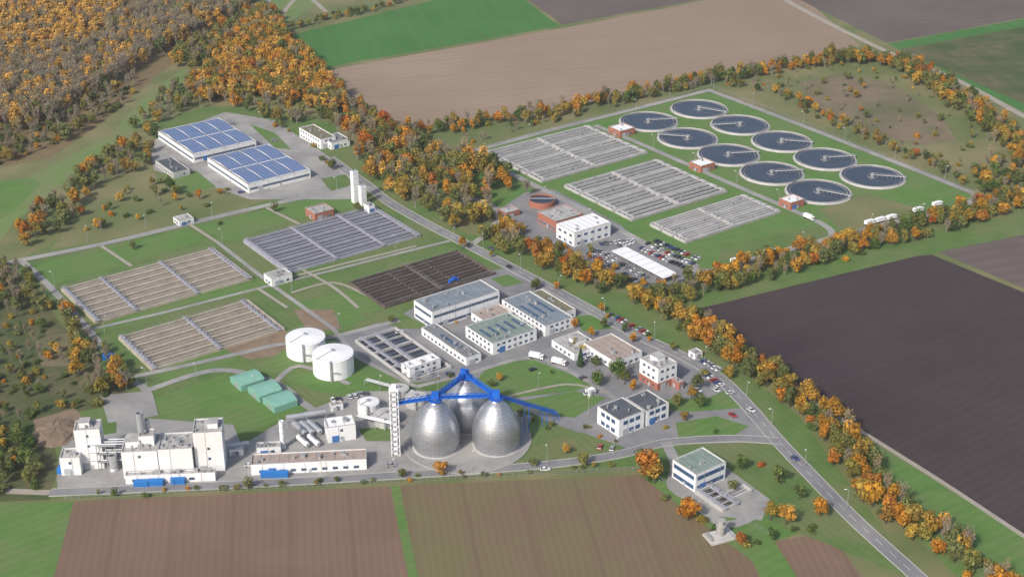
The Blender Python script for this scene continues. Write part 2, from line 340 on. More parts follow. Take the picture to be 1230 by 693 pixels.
# ---------------------------------------------------------------- buildings
def frame(F,Rr,L,z,snap=True):
    f=P(*F,z); r=P(*Rr,z); l=P(*L,z)
    ang=GA if snap else math.atan2((r-f).y,(r-f).x)
    A=Vector((math.cos(ang),math.sin(ang),0)); B=Vector((-A.y,A.x,0))
    return Vector((f.x,f.y,0)),ang,(r-f).dot(A),(l-f).dot(B)
def facade(wb,a,b,h,storeys,sides,ww=1.8,gap=3.4,base=1.1,wh=1.4,glass=1,fr=0,ribbon=False):
    sh=h/storeys
    for s in sides:
        Ln=a if s in 'fb' else b
        for k in range(storeys):
            z0=k*sh+min(base,sh*.35); z1=min(z0+wh,(k+1)*sh-.6)
            if z1<=z0: continue
            if ribbon: segs=[(1.0,Ln-1.0)]
            else:
                n=max(1,int((Ln-1.5)/gap)); off=(Ln-n*gap)/2
                segs=[(off+i*gap+(gap-ww)/2,off+i*gap+(gap+ww)/2) for i in range(n)]
                if gap>5.5: segs=[q for q in segs if R()<.7]
            for p,q in segs:
                for e,mi,g in ((.06,fr,0),(.10,glass,.13)):
                    p1,q1,z2,z3=p+g,q-g,z0+g,z1-g
                    if s=='f': wb.box(p1,q1,-e,.02,z2,z3,mi)
                    if s=='b': wb.box(p1,q1,b-.02,b+e,z2,z3,mi)
                    if s=='l': wb.box(-e,.02,p1,q1,z2,z3,mi)
                    if s=='r': wb.box(a-.02,a+e,p1,q1,z2,z3,mi)
                if ribbon:
                    x=p+1.6
                    while x<q-1:
                        if s=='f': wb.box(x,x+.16,-.15,-.09,z0,z1,fr)
                        if s=='l': wb.box(-.15,-.09,x,x+.16,z0,z1,fr)
                        x+=1.8
def building(name,F,Rr,L,h,wall='white_wall',roof='roof_grey',storeys=2,snap=True,win='std',frm='frame_grey',gl='glass_blue',clutter=5,base_col=None,skyl=False,doors=True,pent=None,**kw):
    loc,ang,a,b=frame(F,Rr,L,h,snap)
    e=empty(name,loc,ang)
    w=MB(); t=.35; zr=h-.45
    w.box(0,a,0,b,-.3,zr-.02)
    w.box(0,a,0,t,zr-.02,h); w.box(0,a,b-t,b,zr-.02,h); w.box(0,t,t,b-t,zr-.02,h); w.box(a-t,a,t,b-t,zr-.02,h)
    if base_col: w.box(-.08,a+.08,-.08,b+.08,-.3,h*.33,1)
    for bx in ((-.06,a+.06,-.06,t+.06),(-.06,a+.06,b-t-.06,b+.06),(-.06,t+.06,t+.06,b-t-.06),(a-t-.06,a+.06,t+.06,b-t-.06)):
        w.box(*bx,h,h+.1,2)
    k=5.0
    while k<a-2: w.tube((k,-.1,0),(k,-.1,h-.2),.07,4,2); k+=9
    if pent:
        x0,x1,y0,y1,ph=pent; w.box(a*x0,a*x1,b*y0,b*y1,zr+.03,h+ph,0); w.box(a*x0-.15,a*x1+.15,b*y0-.15,b*y1+.15,h+ph,h+ph+.2,2)
    w.obj('walls',[wall,base_col or wall,'roof_light'],e)
    r=MB(); r.quad([(t,t,zr),(a-t,t,zr),(a-t,b-t,zr),(t,b-t,zr)])
    k=4.0
    while k<a-1:
        r.box(k,k+.12,t+.1,b-t-.1,zr,zr+.05,1); k+=4.0
    for i in range(clutter):
        x=1+R()*max(.1,a-4); y=1+R()*max(.1,b-4); sx=.6+R()*1.4; sy=.6+R()*1.2; hz=.4+R()*1.1
        if R()<.4: r.cyl(x,y,zr,zr+hz+.4,.35,8,2); r.cyl(x,y,zr+hz+.4,zr+hz+.65,.55,8,2)
        else: r.box(x,x+sx,y,y+sy,zr,zr+hz,3); r.box(x-.08,x+sx+.08,y-.08,y+sy+.08,zr+hz,zr+hz+.12,2)
    if skyl:
        k=3
        while k<a-4: 
            r.box(k,k+1.6,b*.3,b*.7,zr,zr+.5,4,.25); k+=5
    r.obj('roof',[roof,'roof_dark','steel','roof_light','glass_blue'],e)
    if win:
        g=MB(); opt=dict(kw)
        if win=='rib': opt['ribbon']=True
        facade(g,a,b,h,storeys,'flbr',**opt)
        g.obj('windows',[frm,gl],e)
    if doors:
        d=MB(); x=a*.5-.2
        for dd,wd,hh,mi in ((x,1.2,2.1,1),(a*.15,3.2,min(3.4,h*.6),0 if R()<.4 else 1)):
            if dd+wd<a: d.box(dd,dd+wd,-.18,-.02,.0,hh,mi)
        d.box(-.18,-.02,b*.42,b*.42+1.2,0,2.1,1); d.obj('doors',['frame_blue','frame_grey'],e)
    return e,a,b
bd=building
def hall(F,Rr,L,h):
    e,a,b=bd('machine_hall',F,Rr,L,h,roof='roof_light',storeys=1,win='rib',base=2,wh=1.5,clutter=0)
    r=MB()
    for i in range(4):
        for j in range(2):
            x0=1+i*(a-2)/4+.4; x1=1+(i+1)*(a-2)/4-.4; y0=1+j*(b-2)/2+.5; y1=1+(j+1)*(b-2)/2-.5
            zc=h+.9; ym=(y0+y1)/2
            r.quad([(x0,y0,h+.15),(x1,y0,h+.15),(x1,ym,zc),(x0,ym,zc)],0); r.quad([(x0,ym,zc),(x1,ym,zc),(x1,y1,h+.15),(x0,y1,h+.15)],0)
            r.quad([(x0,y0,h+.15),(x0,ym,zc),(x0,y1,h+.15)],1); r.quad([(x1,y1,h+.15),(x1,ym,zc),(x1,y0,h+.15)],1)
            for s in ((x0,x1,y0-.1,y0+.02),(x0,x1,y1-.02,y1+.1)): r.box(*s,h-.45,h+.2,1)
            for c in range(5):
                xx=x0+(x1-x0)*c/4; r.tube((xx,y0,h+.2),(xx,ym,zc+.05),.06,4,2); r.tube((xx,ym,zc+.05),(xx,y1,h+.2),.06,4,2)
    r.obj('solar_panel_roof',['solar_roof','white_paint','steel'],e)
hall((232,186),(303,166),(187,158),6); hall((298,222),(370,202),(247,190),6)
bd('office_building',(385,168),(398,161),(365,152),7,roof='roof_moss',storeys=2)
bd('office_building',(398,172),(417,165),(385,164),5,storeys=1)
bd('workshop_building',(208,208),(226,202),(186,193),4,roof='roof_dark',storeys=1,wall='concrete_light')
bd('garage',(215,266),(232,261),(206,261),3.5,roof='roof_light',storeys=1,clutter=2)
bd('pump_house',(378,257),(401,251),(365,250),5,wall='brick',roof='roof_light',storeys=1)
bd('screen_house',(326,335),(351,328),(310,330),5,roof='roof_light',storeys=1)
def tower(px,h,w,name='vent_tower'):
    p=P(*px); e=empty(name,(p.x,p.y,0),GA); b=MB()
    b.box(-w/2,w/2,-w/2,w/2,0,h,0); b.box(-w/2-.2,w/2+.2,-w/2-.2,w/2+.2,h,h+.3,0); b.box(-w*.3,w*.3,-w*.3,w*.3,h+.3,h+.8,1)
    for k in range(1,int(h/4)): b.box(-w/2-.04,w/2+.04,-w/2-.04,w/2+.04,k*4,k*4+.12,1)
    b.obj('shaft',['white_wall','steel'],e)
tower((427,243),20,3.6); tower((436,246),12,3.6)
bd('silo_building',(443,248),(450,246),(436,244),5,storeys=1,win=None)
bd('blower_building',(690,280),(736,268),(670,268),9,roof='white_paint',storeys=2,frm='frame_blue',ww=2.4,gap=5)
bd('blower_building',(668,266),(700,256),(643,255),7,wall='brick',roof='roof_light',storeys=1,win='rib')
bd('gatehouse',(608,256),(625,252),(596,251),4,wall='brick',roof='roof_light',storeys=1,clutter=1)
def round_tank(px,r,h,wall,top,name='round_tank',roof=None,cone=.0):
    p=P(*px); e=empty(name,(p.x,p.y,0)); b=MB()
    if top=='open':
        b.lathe(0,0,[(r,0),(r,h),(r-.4,h),(r-.4,h-1)],40,0,False); b.lathe(0,0,[(r-.35,h-.9),(.01,h-.9)],40,1,False)
        b.box(-r,r,-.6,.6,h+.02,h+.3,2)
    else:
        b.lathe(0,0,[(r,0),(r,h),(r+.15,h),(r+.15,h+.15),(r-.1,h+.2),(.5,h+.2+cone)],48,0)
        b.cyl(0,0,h+.2+cone,h+1+cone,.8,12,2)
        for i in range(24):
            a=2*math.pi*i/24; c,s_=math.cos(a),math.sin(a); b.tube((r*c,r*s_,h+.1),(r*c,r*s_,h+1.2),.04,4,2)
            a2=a+2*math.pi/24; b.tube((r*c,r*s_,h+1.2),(r*math.cos(a2),r*math.sin(a2),h+1.2),.04,4,2)
            b.tube(((r+.03)*c,(r+.03)*s_,0),((r+.03)*c,(r+.03)*s_,h),.05,4,0)
        b.box(-.4,.4,-r-1,-r-.05,0,h+1,2); b.box(.5,3.5,-r-1.2,-r-.2,h*.5,h*.5+.1,2)
        b.tube((0,0,h+.8+cone),(-r*.7,-r*.7,h+.5),.15,6,2)
    b.obj('shell',[wall,roof or 'water_dark','steel'],e)
round_tank((651,246),8,4,'brick','open')
for f in ((746,163),(843,205),(951,249)):
    bd('pump_house',(f[0]-1,f[1]-5),(f[0]+18,f[1]-9),(f[0]-15,f[1]-11),5,wall='brick',roof='white_paint',storeys=1,clutter=2)
loc,ang,a,b_=frame((797,334),(813,328),(735,301),4)
e=empty('carport',loc,ang); c=MB(); c.box(0,a,0,b_,3.6,4,0); k=1
while k<b_:
    for x in (.6,a-.6): c.tube((x,k,0),(x,k,3.6),.14,6,1)
    c.box(.1,a-.1,k-.1,k+.1,4,4.06,1)
    k+=6
c.obj('canopy',['white_paint','steel'],e)
bd('machine_hall',(519,375),(601,350),(495,361),10,roof='roof_bluegrey',storeys=2,win='rib',wh=1.7,clutter=8)
bd('workshop_building',(592,413),(651,399),(557,392),6.5,roof='roof_green',storeys=2,clutter=8,skyl=True)
bd('office_building',(655,392),(690,381),(602,360),6,roof='roof_bluegrey',storeys=2,clutter=6,skyl=True)
bd('office_building',(676,376),(692,371),(634,352),5,roof='roof_moss',storeys=1,clutter=4)
bd('laboratory_building',(560,430),(578,424),(497,396),4.5,roof='roof_grey',storeys=1,clutter=8,skyl=True)
bd('workshop_building',(583,386),(618,376),(563,376),4.5,roof='roof_tan',storeys=1,clutter=4)
bd('screen_house',(492,443),(533,433),(481,436),5.5,roof='white_paint',storeys=2,clutter=3)
bd('canteen_building',(690,425),(722,414),(668,406),4,roof='roof_light',storeys=1,clutter=6,pent=(.4,.8,.4,.7,1.5))
bd('canteen_building',(738,434),(772,422),(703,411),5,roof='roof_tan',storeys=1,clutter=5)
bd('administration_building',(791,443),(816,436),(765,431),12,roof='roof_light',storeys=3,clutter=6,base_col='brick',pent=(.3,.7,.35,.75,2.2))
bd('office_building',(816,460),(822,458),(806,452),4,wall='brick',roof='roof_light',storeys=1,clutter=2)
bd('training_building',(744,505),(777,495),(712,490),9,roof='roof_dark',storeys=2,frm='frame_blue',ww=2.6,gap=3.6,wh=2)
bd('training_building',(777,494),(806,485),(747,479),8,roof='roof_dark',storeys=2,frm='frame_blue',ww=2.6,gap=3.6,wh=2)
bd('inlet_pumping_station',(836,570),(878,558),(812,550),9,roof='roof_green',storeys=2,win='rib',frm='frame_blue',wh=2,clutter=2)
bd('gatehouse',(708,470),(716,467),(702,467),3,roof='white_paint',storeys=1,clutter=0)
bd('gatehouse',(835,425),(845,422),(826,421),3.5,roof='roof_light',storeys=1,clutter=1)
def basin(name,F,Rr,L,nl,wallm,waterm,bridges=(.3,.7),rim=1.6,wl=.2,wt=.6,pipes=True,bm='concrete_lav',cross=0,bw=1.9,box=True):
    loc,ang,a,b=frame(F,Rr,L,rim); e=empty(name,loc,ang); w=MB(); t=.8
    w.box(0,a,0,t,-.3,rim);w.box(0,a,b-t,b,-.3,rim);w.box(0,t,t,b-t,-.3,rim);w.box(a-t,a,t,b-t,-.3,rim)
    for i in range(1,nl):
        y=b*i/nl; q=wt*(1.5 if i%2==0 else .65); w.box(t-.1,a-t+.1,y-q/2,y+q/2,.0,rim-(.06 if i%2==0 else .35))
    for i in range(cross):
        x=a*(i+1)/(cross+1); w.box(x-.12,x+.12,t-.05,b-t+.05,0,rim-.5)
    w.obj('walls',[wallm],e)
    q=MB(); q.quad([(t,t,wl),(a-t,t,wl),(a-t,b-t,wl),(t,b-t,wl)]); q.obj('water',[waterm],e)
    if pipes:
        g=MB()
        for i in range(nl):
            y=b*(i+.5)/nl
            g.tube((t,y,wl+.2),(a-t,y,wl+.2),.1,6,0)
        g.obj('aeration_pipes',['steel' if waterm!='basin_floor' else wallm],e)
    g=MB()
    for f in bridges:
        x=t+bw/2+(a-2*t-bw)*f; g.box(x-bw/2,x+bw/2,-.6,b+.6,rim+.05,rim+.4,0)
        for s in (-1,1):
            g.tube((x+s*bw/2,-.5,rim+1.4),(x+s*bw/2,b+.5,rim+1.4),.06,4,1)
            k=0
            while k<b: g.tube((x+s*bw/2,k,rim+.3),(x+s*bw/2,k,rim+1.4),.05,4,1); k+=2.5
        if box:
            for i in range(nl):
                y=b*(i+.5)/nl; g.box(x-.4,x+.4,y-.4,y+.4,rim+.4,rim+1.2,2)
    for y in (.3,b-.3):
        g.tube((0,y,rim+1.1),(a,y,rim+1.1),.05,4,1); k=0
        while k<a: g.tube((k,y,rim),(k,y,rim+1.1),.04,4,1); k+=3
    if bridges: g.obj('bridges',[bm,'steel','concrete_lav'],e)
    return e,a,b
basin('screw_pump_channel',(868,612),(890,604),(845,585),4,'concrete_light','water_brown',bridges=(0.0,1.0),pipes=True)
basin('grit_basin',(880,598),(908,590),(872,590),2,'concrete_light','water_grey',bridges=())
basin('aeration_basin',(114,386),(308,336),(67,348),14,'concrete_beige','basin_floor',(.0,.24,.64,.99),wt=.85)
basin('aeration_basin',(182,443),(345,396),(130,408),12,'concrete_beige','basin_floor',(.0,.5,.97),wt=.8)
basin('aeration_basin',(345,327),(508,283),(279,292),12,'concrete_lav','water_dark',(.0,.35,.72,.99),wt=.8)
basin('drained_basin',(462,368),(600,330),(410,341),10,'concrete_brown','water_brown',(.5,),wt=.45,cross=2,bm='concrete_brown',box=False)
basin('grit_channel',(492,457),(532,432),(420,410),6,'concrete_light','water_dark',(.1,.5),wt=.6,cross=1)
p=P(545,340); e=empty('basin_scraper',(p.x,p.y,0),GA); g=MB(); g.box(-3,3,-.8,.8,1.9,2.3); g.box(-1,1,-.7,.7,2.3,3.6); g.box(-3,-2.6,-.8,.8,.4,1.9); g.box(2.6,3,-.8,.8,.4,1.9); g.tube((-3,.8,3),(3,.8,3),.06,4); g.obj('frame',['blue_paint'],e)
def set_of(F,Rr,L,n,lanes,wid=2.8):
    f=P(*F);r=P(*Rr);l=P(*L)
    A=Vector((math.cos(GA),math.sin(GA),0)); B=Vector((-A.y,A.x,0)); a=(r-f).dot(A); b=(l-f).dot(B)
    for i in range(n):
        o=f+B*(b*i/n); 
        e=empty('activated_sludge_basin',(o.x,o.y,0),GA); w=MB(); bb=b/n-wid; rim=1.7
        for k in range(lanes+1):
            y=bb*k/lanes; q=.55 if k in (0,lanes) else .28
            w.box(0,a,y-q,y+q,0,rim)
        for x in (0,a*.5,a): w.box(x-.35,x+.35,.0,bb,0,rim-.05)
        w.box(-.5,a+.5,-wid+.7,-.7,0,rim-.5,1)
        w.obj('walls',['concrete_light','concrete'],e)
        q=MB(); q.quad([(0,0,.2),(a,0,.2),(a,bb,.2),(0,bb,.2)]); q.obj('water',['water_grey' if i%3 else 'water_dark'],e)
        g=MB()
        for x in (a*.03,a*.5,a*.97): g.box(x-1,x+1,-.5,bb+.5,rim+.03,rim+.3,0); g.box(x-.6,x+.6,bb*.3,bb*.3+1.5,rim+.3,rim+1.5,1)
        for y in (0,bb):
            g.tube((0,y,rim+1),(a,y,rim+1),.05,4,1); k=0
            while k<a: g.tube((k,y,rim),(k,y,rim+1),.04,4,1); k+=3
        for k in range(5): x=R()*a; y=R()*bb; g.box(x,x+.8,y,y+.8,.3,rim+.6,1)
        g.obj('bridges',['concrete_light','steel'],e)
        # froth on the aerated half of the lanes
        fr=MB()
        for k in range(lanes):
            y=bb*(k+.5)/lanes; x=1+R()*a*.3; x1=x+a*(.15+.3*R())
            fr.quad([(x,y-.9,.24),(x1,y-.7,.24),(x1+1,y+.8,.24),(x-1,y+.9,.24)])
        fr.obj('froth',['concrete'],e)
set_of((649,219),(780,186),(579,184),4,3)
set_of((757,265),(876,233),(672,225),4,3)
set_of((822,292),(942,258),(776,271),3,3,2.2)
def clarifier(u,v,rot):
    p=P(u,v,.8); e=empty('clarifier_tank',(p.x,p.y,0),rot); r=19.8
    w=MB(); w.lathe(0,0,[(r+1.0,.22),(r+1.0,.26),(r,.26),(r,1.3),(r-.4,1.3),(r-.4,.3)],64,0,False)
    w.lathe(0,0,[(r-2.0,.3),(r-2.0,1.0),(r-2.2,1.0),(r-2.2,.3)],64,1,False)
    w.obj('rim_wall',['concrete_light','concrete'],e)
    q=MB(); q.lathe(0,0,[(r-.4,.7),(1,.7)],64,0,False); q.obj('water',['water_dark'],e)
    g=MB(); g.cyl(0,0,.3,2.8,1.3,16,1); g.lathe(0,0,[(3.2,.4),(3.2,1.1),(3.05,1.1),(3.05,.4)],24,1,False)
    g.box(-1.5,r+.3,-.5,.5,1.9,2.1,0)
    for s in (-.5,.5):
        g.tube((-1.5,s,3.1),(r,s,3.1),.05,4,1); k=-1.5
        while k<r: g.tube((k,s,2.1),(k,s,3.1),.04,4,1); k+=2.4
    g.box(r-.9,r+.9,-.8,.8,1.3,2.4,1)
    for s in range(6): x=3+s*2.8; g.tube((x,0,2),(x+.5,-1.5,.75),.06,4,1)
    g.obj('scraper_bridge',['concrete_light','steel'],e)
for i,(u,v) in enumerate([(840,131),(779,146),(889,150),(826,166),(939,170),(875,186),(991,191),(927,208),(1048,212),(983,230)]):
    clarifier(u,v,random.choice([-.2,.15,2.9,3.3,-.5]))
round_tank((368,424),9.7,9,'white_paint','closed','storage_tank',cone=1.2)
round_tank((401,446),9.9,10,'white_paint','closed','storage_tank',cone=1.2)
for px,r,h,wm in (((443,494),5,5,'white_wall'),((464,508),5.5,5,'concrete_light'),((480,475),4.5,4,'concrete_light'),((500,486),5,4.5,'concrete_light')):
    round_tank(px,r,h,wm,'closed','thickener_tank',cone=.4)
for F,Rr,L in (((290,471),(317,461),(272,459)),((312,484),(336,474),(297,470)),((330,497),(353,487),(315,483))):
    loc,ang,a,b=frame(F,Rr,L,0); e=empty('green_shed',loc,ang); w=MB(); n=8; hh=3.2; a=max(a,12); b=b*.9
    w.box(0,a,0,b,0,hh-.1,0); prev=None
    for i in range(n+1):
        y=b*i/n; z=hh+1.6*math.sin(math.pi*i/n)
        if prev: 
            w.quad([(-.2,prev[0],prev[1]),(a+.2,prev[0],prev[1]),(a+.2,y,z),(-.2,y,z)],0)
            for x in (-.02,a+.02): w.quad([(x,prev[0],hh-.1),(x,y,hh-.1),(x,y,z-.02),(x,prev[0],prev[1]-.02)],1)
        prev=(y,z)
    k=0
    while k<=a: 
        for i in range(n): 
            y0=b*i/n;y1=b*(i+1)/n; w.tube((k,y0,hh+1.6*math.sin(math.pi*i/n)+.04),(k,y1,hh+1.6*math.sin(math.pi*(i+1)/n)+.04),.06,4,1)
        k+=2.2
    w.box(-.08,0.02,b*.3,b*.6,0,2.8,2)
    w.obj('shell',['green_sheet','green_sheet','steel'],e)
# ---- digesters
DC=[P(524,537),P(596,535),P(560,509)]
prof=[(9.4,0),(9.9,1.5),(10.5,4),(10.7,7),(10.5,10),(9.7,13),(8.5,16),(6.8,19),(4.8,21.5),(3.0,23),(2.2,23.4),(2.2,24.3)]
for p in DC:
    e=empty('sludge_digester',(p.x,p.y,0)); b=MB(); b.lathe(0,0,prof,64,0); b.obj('shell',['clad'],e,smooth=True)
    g=MB(); g.lathe(0,0,[(3.2,24.3),(3.2,24.6),(1.5,24.6)],24,0,False); g.cyl(0,0,24.3,26,1.1,12,1)
    g.lathe(0,0,[(10.6,-.1),(10.6,.5),(9.0,.5)],48,2,False)
    for i in range(12):
        a=math.pi*i/6; g.tube((3.1*math.cos(a),3.1*math.sin(a),24.6),(3.1*math.cos(a),3.1*math.sin(a),25.8),.06,4,0)
        a2=a+math.pi/6; g.tube((3.1*math.cos(a),3.1*math.sin(a),25.8),(3.1*math.cos(a2),3.1*math.sin(a2),25.8),.06,4,0)
    for k in range(len(prof)-3):
        a=-1.2; r0,z0=prof[k]; r1,z1=prof[k+1]; g.tube(((r0+.15)*math.cos(a),(r0+.15)*math.sin(a),z0),((r1+.15)*math.cos(a),(r1+.15)*math.sin(a),z1),.12,4,1)
    g.obj('crown_platform',['blue_paint','steel','concrete_light'],e)
ce=(DC[0]+DC[1]+DC[2])/3
q=MB(); q.lathe(ce.x,ce.y,[(29,.44),(.1,.44)],64,0,False); q.lathe(ce.x,ce.y,[(29.3,.2),(29.3,.58),(29,.58),(29,.2)],64,1,False); q.obj('digester_paving',['pavement','kerb'])
e=empty('digester_gantry',(0,0,0)); g=MB()
def truss(p,q,w=.8,d=1.5,n=None):
    p=Vector(p);q=Vector(q); ax=(q-p); L=ax.length; ax.normalize(); s=ax.cross(Vector((0,0,1))).normalized()*w; up=Vector((0,0,d))
    for o in (s,-s,s+up,-s+up): g.tube(p+o,q+o,.17,4,0)
    g.quad([p+s,q+s,q-s,p-s],0); g.quad([p+s+Vector((0,0,.1)),p-s+Vector((0,0,.1)),q-s+Vector((0,0,.1)),q+s+Vector((0,0,.1))],0)
    g.quad([p+s,q+s,q+s+up*.4,p+s+up*.4],0); g.quad([p-s,q-s,q-s+up*.4,p-s+up*.4],0)
    n=n or max(2,int(L/2.5))
    for i in range(n):
        a=p+(q-p)*(i/n); b=p+(q-p)*((i+1)/n)
        for o in (s,-s):
            g.tube(a+o,b+o+up,.1,4,0); g.tube(b+o,b+o+up,.1,4,0)
        g.tube(a+s+up,b-s+up,.08,4,0)
Zt=25.2
T=[Vector((p.x,p.y,Zt)) for p in DC]
tw=P(476,545)
truss((tw.x,tw.y,Zt),T[0]); truss(T[0],T[1]); truss(T[0],T[2]); truss(T[1],T[2])
pe=P(668,506); truss(T[1],(pe.x,pe.y,4)); 
for k in (.5,.8,1.0):
    a=T[1]+(Vector((pe.x,pe.y,4))-T[1])*k; g.tube((a.x-1,a.y,0),(a.x-1,a.y,a.z),.2,4,0); g.tube((a.x+1,a.y,0),(a.x+1,a.y,a.z),.2,4,0)
ap=T[2]+Vector((-1,-3,4.2))
for o in ((-6,-9,0),(6,-9,0),(-3,2,-1),(3,2,-1)): g.tube(T[2]+Vector(o),ap,.25,4,0)
g.box(ap.x-1.2,ap.x+1.2,ap.y-1.2,ap.y+1.2,ap.z-1,ap.z+.8,0,.2)
for t_ in T: g.box(t_.x-1.8,t_.x+1.8,t_.y-1.8,t_.y+1.8,Zt+.2,Zt+2.6,0,.25)
g.obj('truss_walkways',['blue_paint'],e)
e=empty('stair_tower',(tw.x,tw.y,0)); g=MB(); W=1.8
for x in (-W,W):
    for y in (-W,W): g.tube((x,y,0),(x,y,33),.22,4,0)
g.box(-.9,.9,-.9,.9,0,32,0)
for k in range(13):
    z=k*2.5; s=1 if k%2 else -1
    g.box(-W,W,-W,W,z+2.3,z+2.4,1); g.tube((-W*s,-W,z),(W*s,-W,z+2.5),.12,4,0); g.tube((-W,-W*s,z),(-W,W*s,z+2.5),.12,4,0)
    g.tube((W,-W*s,z),(W,W*s,z+2.5),.12,4,0)
g.box(-W-.3,W+.3,-W-.3,W+.3,32.6,33.2,0); g.box(-1,1,-1,1,33.2,35,0)
g.obj('steel_frame',['white_paint','steel'],e)

# ---------------------------------------------------------------- bottom-left works (aligned with the fence)
def fb(name,F,Rr,L,h,**k): return bd(name,F,Rr,L,h,snap=False,**k)
fb('pump_works_building',(301,558),(440,551),(300,545),5.5,roof='roof_tan',storeys=1,win='std',ww=2.4,gap=4.5,clutter=10)
fb('works_building',(145,543),(188,541),(146,523),13.5,roof='roof_light',storeys=3,ww=1.3,gap=7,clutter=7,pent=(.1,.5,.3,.8,2.5))
fb('works_building',(189,540),(230,538),(189,520),14,roof='roof_light',storeys=3,ww=1.3,gap=6.5,clutter=16)
fb('works_building',(231,520),(266,518),(231,503),20,roof='roof_light',storeys=4,ww=1.3,gap=8,clutter=5,pent=(.5,.85,.3,.7,2))
fb('works_building',(166,524),(184,523),(166,515),18,roof='roof_light',storeys=1,win=None,clutter=3)
fb('works_annex',(150,571),(258,567),(150,566),4.5,roof='roof_light',storeys=1,ww=2.5,gap=6,clutter=12)
fb('incinerator_building',(88,517),(119,515),(88,505),20,roof='roof_light',storeys=4,ww=1.2,gap=7,clutter=4,pent=(.2,.6,.3,.8,2))
fb('incinerator_building',(71,550),(95,549),(72,538),9,roof='roof_light',storeys=2,clutter=3,ww=1.2,gap=6)
fb('filter_building',(393,514),(427,509),(392,502),8,roof='white_paint',storeys=2,ww=1.4,gap=6)
fb('container_office',(308,538),(337,536),(308,531),4,roof='roof_light',storeys=1)
fb('weighbridge_house',(398,487),(412,484),(397,483),3.5,roof='roof_tan',storeys=1,clutter=1)
fb('container_office',(275,540),(292,539),(275,534),3.5,roof='white_paint',storeys=1,clutter=1)
def stack(px,h,r,m='steel',name='exhaust_stack'):
    p=P(*px); e=empty(name,(p.x,p.y,0)); b=MB(); b.lathe(0,0,[(r*1.3,0),(r*1.2,1),(r,1.5),(r,h),(r*.8,h),(r*.8,h-.5)],16,0,False)
    for k in range(2,int(h),3): b.lathe(0,0,[(r+.02,k),(r+.12,k+.05),(r+.12,k+.2),(r+.02,k+.25)],16,1,False)
    b.tube((r+.3,0,0),(r+.3,0,h),.1,4,1); b.obj('pipe',[m,'steel'],e)
stack((175,560),27,1.5,'silver'); stack((182,556),22,1.0,'silver'); stack((340,538),14,1.1,'white_paint'); stack((126,560),17,.7,'silver')
stack((131,556),12,.6,'silver');stack((272,555),10,.5,'silver'); stack((137,565),8,1.6,'silver','silo')
p=P(132,560); e=empty('pipe_rack',(p.x,p.y,0),.05); g=MB()
for x in (-4,0,4):
    for y in (-3,3): g.tube((x,y,0),(x,y,12),.2,4,0)
for z in (4,8,12):
    g.box(-4.3,4.3,-3.2,3.2,z,z+.15,0)
    for y in (-2,0,2): g.tube((-8,y,z+.5),(8,y,z+.5),.3,8,1)
g.obj('frame',['steel','silver'],e)
def htank(px,L,r,z,ang,m='silver'):
    p=P(*px); e=empty('horizontal_tank',(p.x,p.y,0),ang); b=MB(); pr=[(0,.3),(.15,.7),(.5,.93),(1,1)]
    xs=[(-L/2-r*.4+r*.4*q,r*s) for q,s in pr]+[(L/2+r*.4-r*.4*q,r*s) for q,s in pr[::-1]]
    n=20
    for i in range(len(xs)-1):
        for j in range(n):
            a0=2*math.pi*j/n;a1=2*math.pi*(j+1)/n; (x0,r0),(x1,r1)=xs[i],xs[i+1]
            b.quad([(x0,r0*math.cos(a0),z+r0*math.sin(a0)),(x0,r0*math.cos(a1),z+r0*math.sin(a1)),(x1,r1*math.cos(a1),z+r1*math.sin(a1)),(x1,r1*math.cos(a0),z+r1*math.sin(a0))],0)
    for x in (-L*.3,L*.3): b.box(x-.3,x+.3,-r*.8,r*.8,0,z-r*.5,1)
    b.box(-L*.35,L*.35,-.4,.4,z+r,z+r+.15,1); b.obj('vessel',[m,'steel'],e)
for i in range(3): htank((360+i*9,520-i*1),10,1.3,2.6,-.95)
for i in range(2): htank((364+i*13,534-i),8,1.2,2.2,-.95,'white_paint')
def pipes(pts,z,r=.35,n=3,name='pipe_bridge'):
    w=[P(*p) for p in pts]; e=empty(name,(0,0,0)); b=MB()
    for i in range(len(w)-1):
        d=(w[i+1]-w[i]).normalized(); nr=Vector((-d.y,d.x,0))
        for k in range(n): o=nr*(k-(n-1)/2)*.9+Vector((0,0,z)); b.tube(w[i]+o,w[i+1]+o,r,8,0)
        L=(w[i+1]-w[i]).length; m=max(1,int(L/8))
        for j in range(m+1):
            c=w[i]+(w[i+1]-w[i])*(j/m); b.tube(c+nr*1.5,c+nr*1.5+Vector((0,0,z)),.15,4,1); b.tube(c-nr*1.5,c-nr*1.5+Vector((0,0,z)),.15,4,1); b.tube(c-nr*1.6+Vector((0,0,z-.4)),c+nr*1.6+Vector((0,0,z-.4)),.15,4,1)
    b.obj('pipes',['silver','steel'],e)
pipes([(345,512),(392,505)],5); pipes([(430,510),(476,520)],5); pipes([(440,462),(500,478)],3,.25)
pipes([(270,545),(300,540)],4)
p=P(865,645); e=empty('vent_chimney',(p.x,p.y,0),.4); b=MB()
b.box(-6,6,-4,4,0,.8); b.box(-4,4,-3,3,.8,1.6); b.lathe(0,0,[(1.8,1.6),(1.8,5.5),(2.1,5.6),(2.1,6),(1.3,6.1),(1.3,8),(1.7,8.1),(1.7,8.5)],20,1); b.box(-5.5,-4.7,-2.5,2.5,.8,2.2,1)
b.obj('base_and_flue',['concrete_light','concrete'],e)

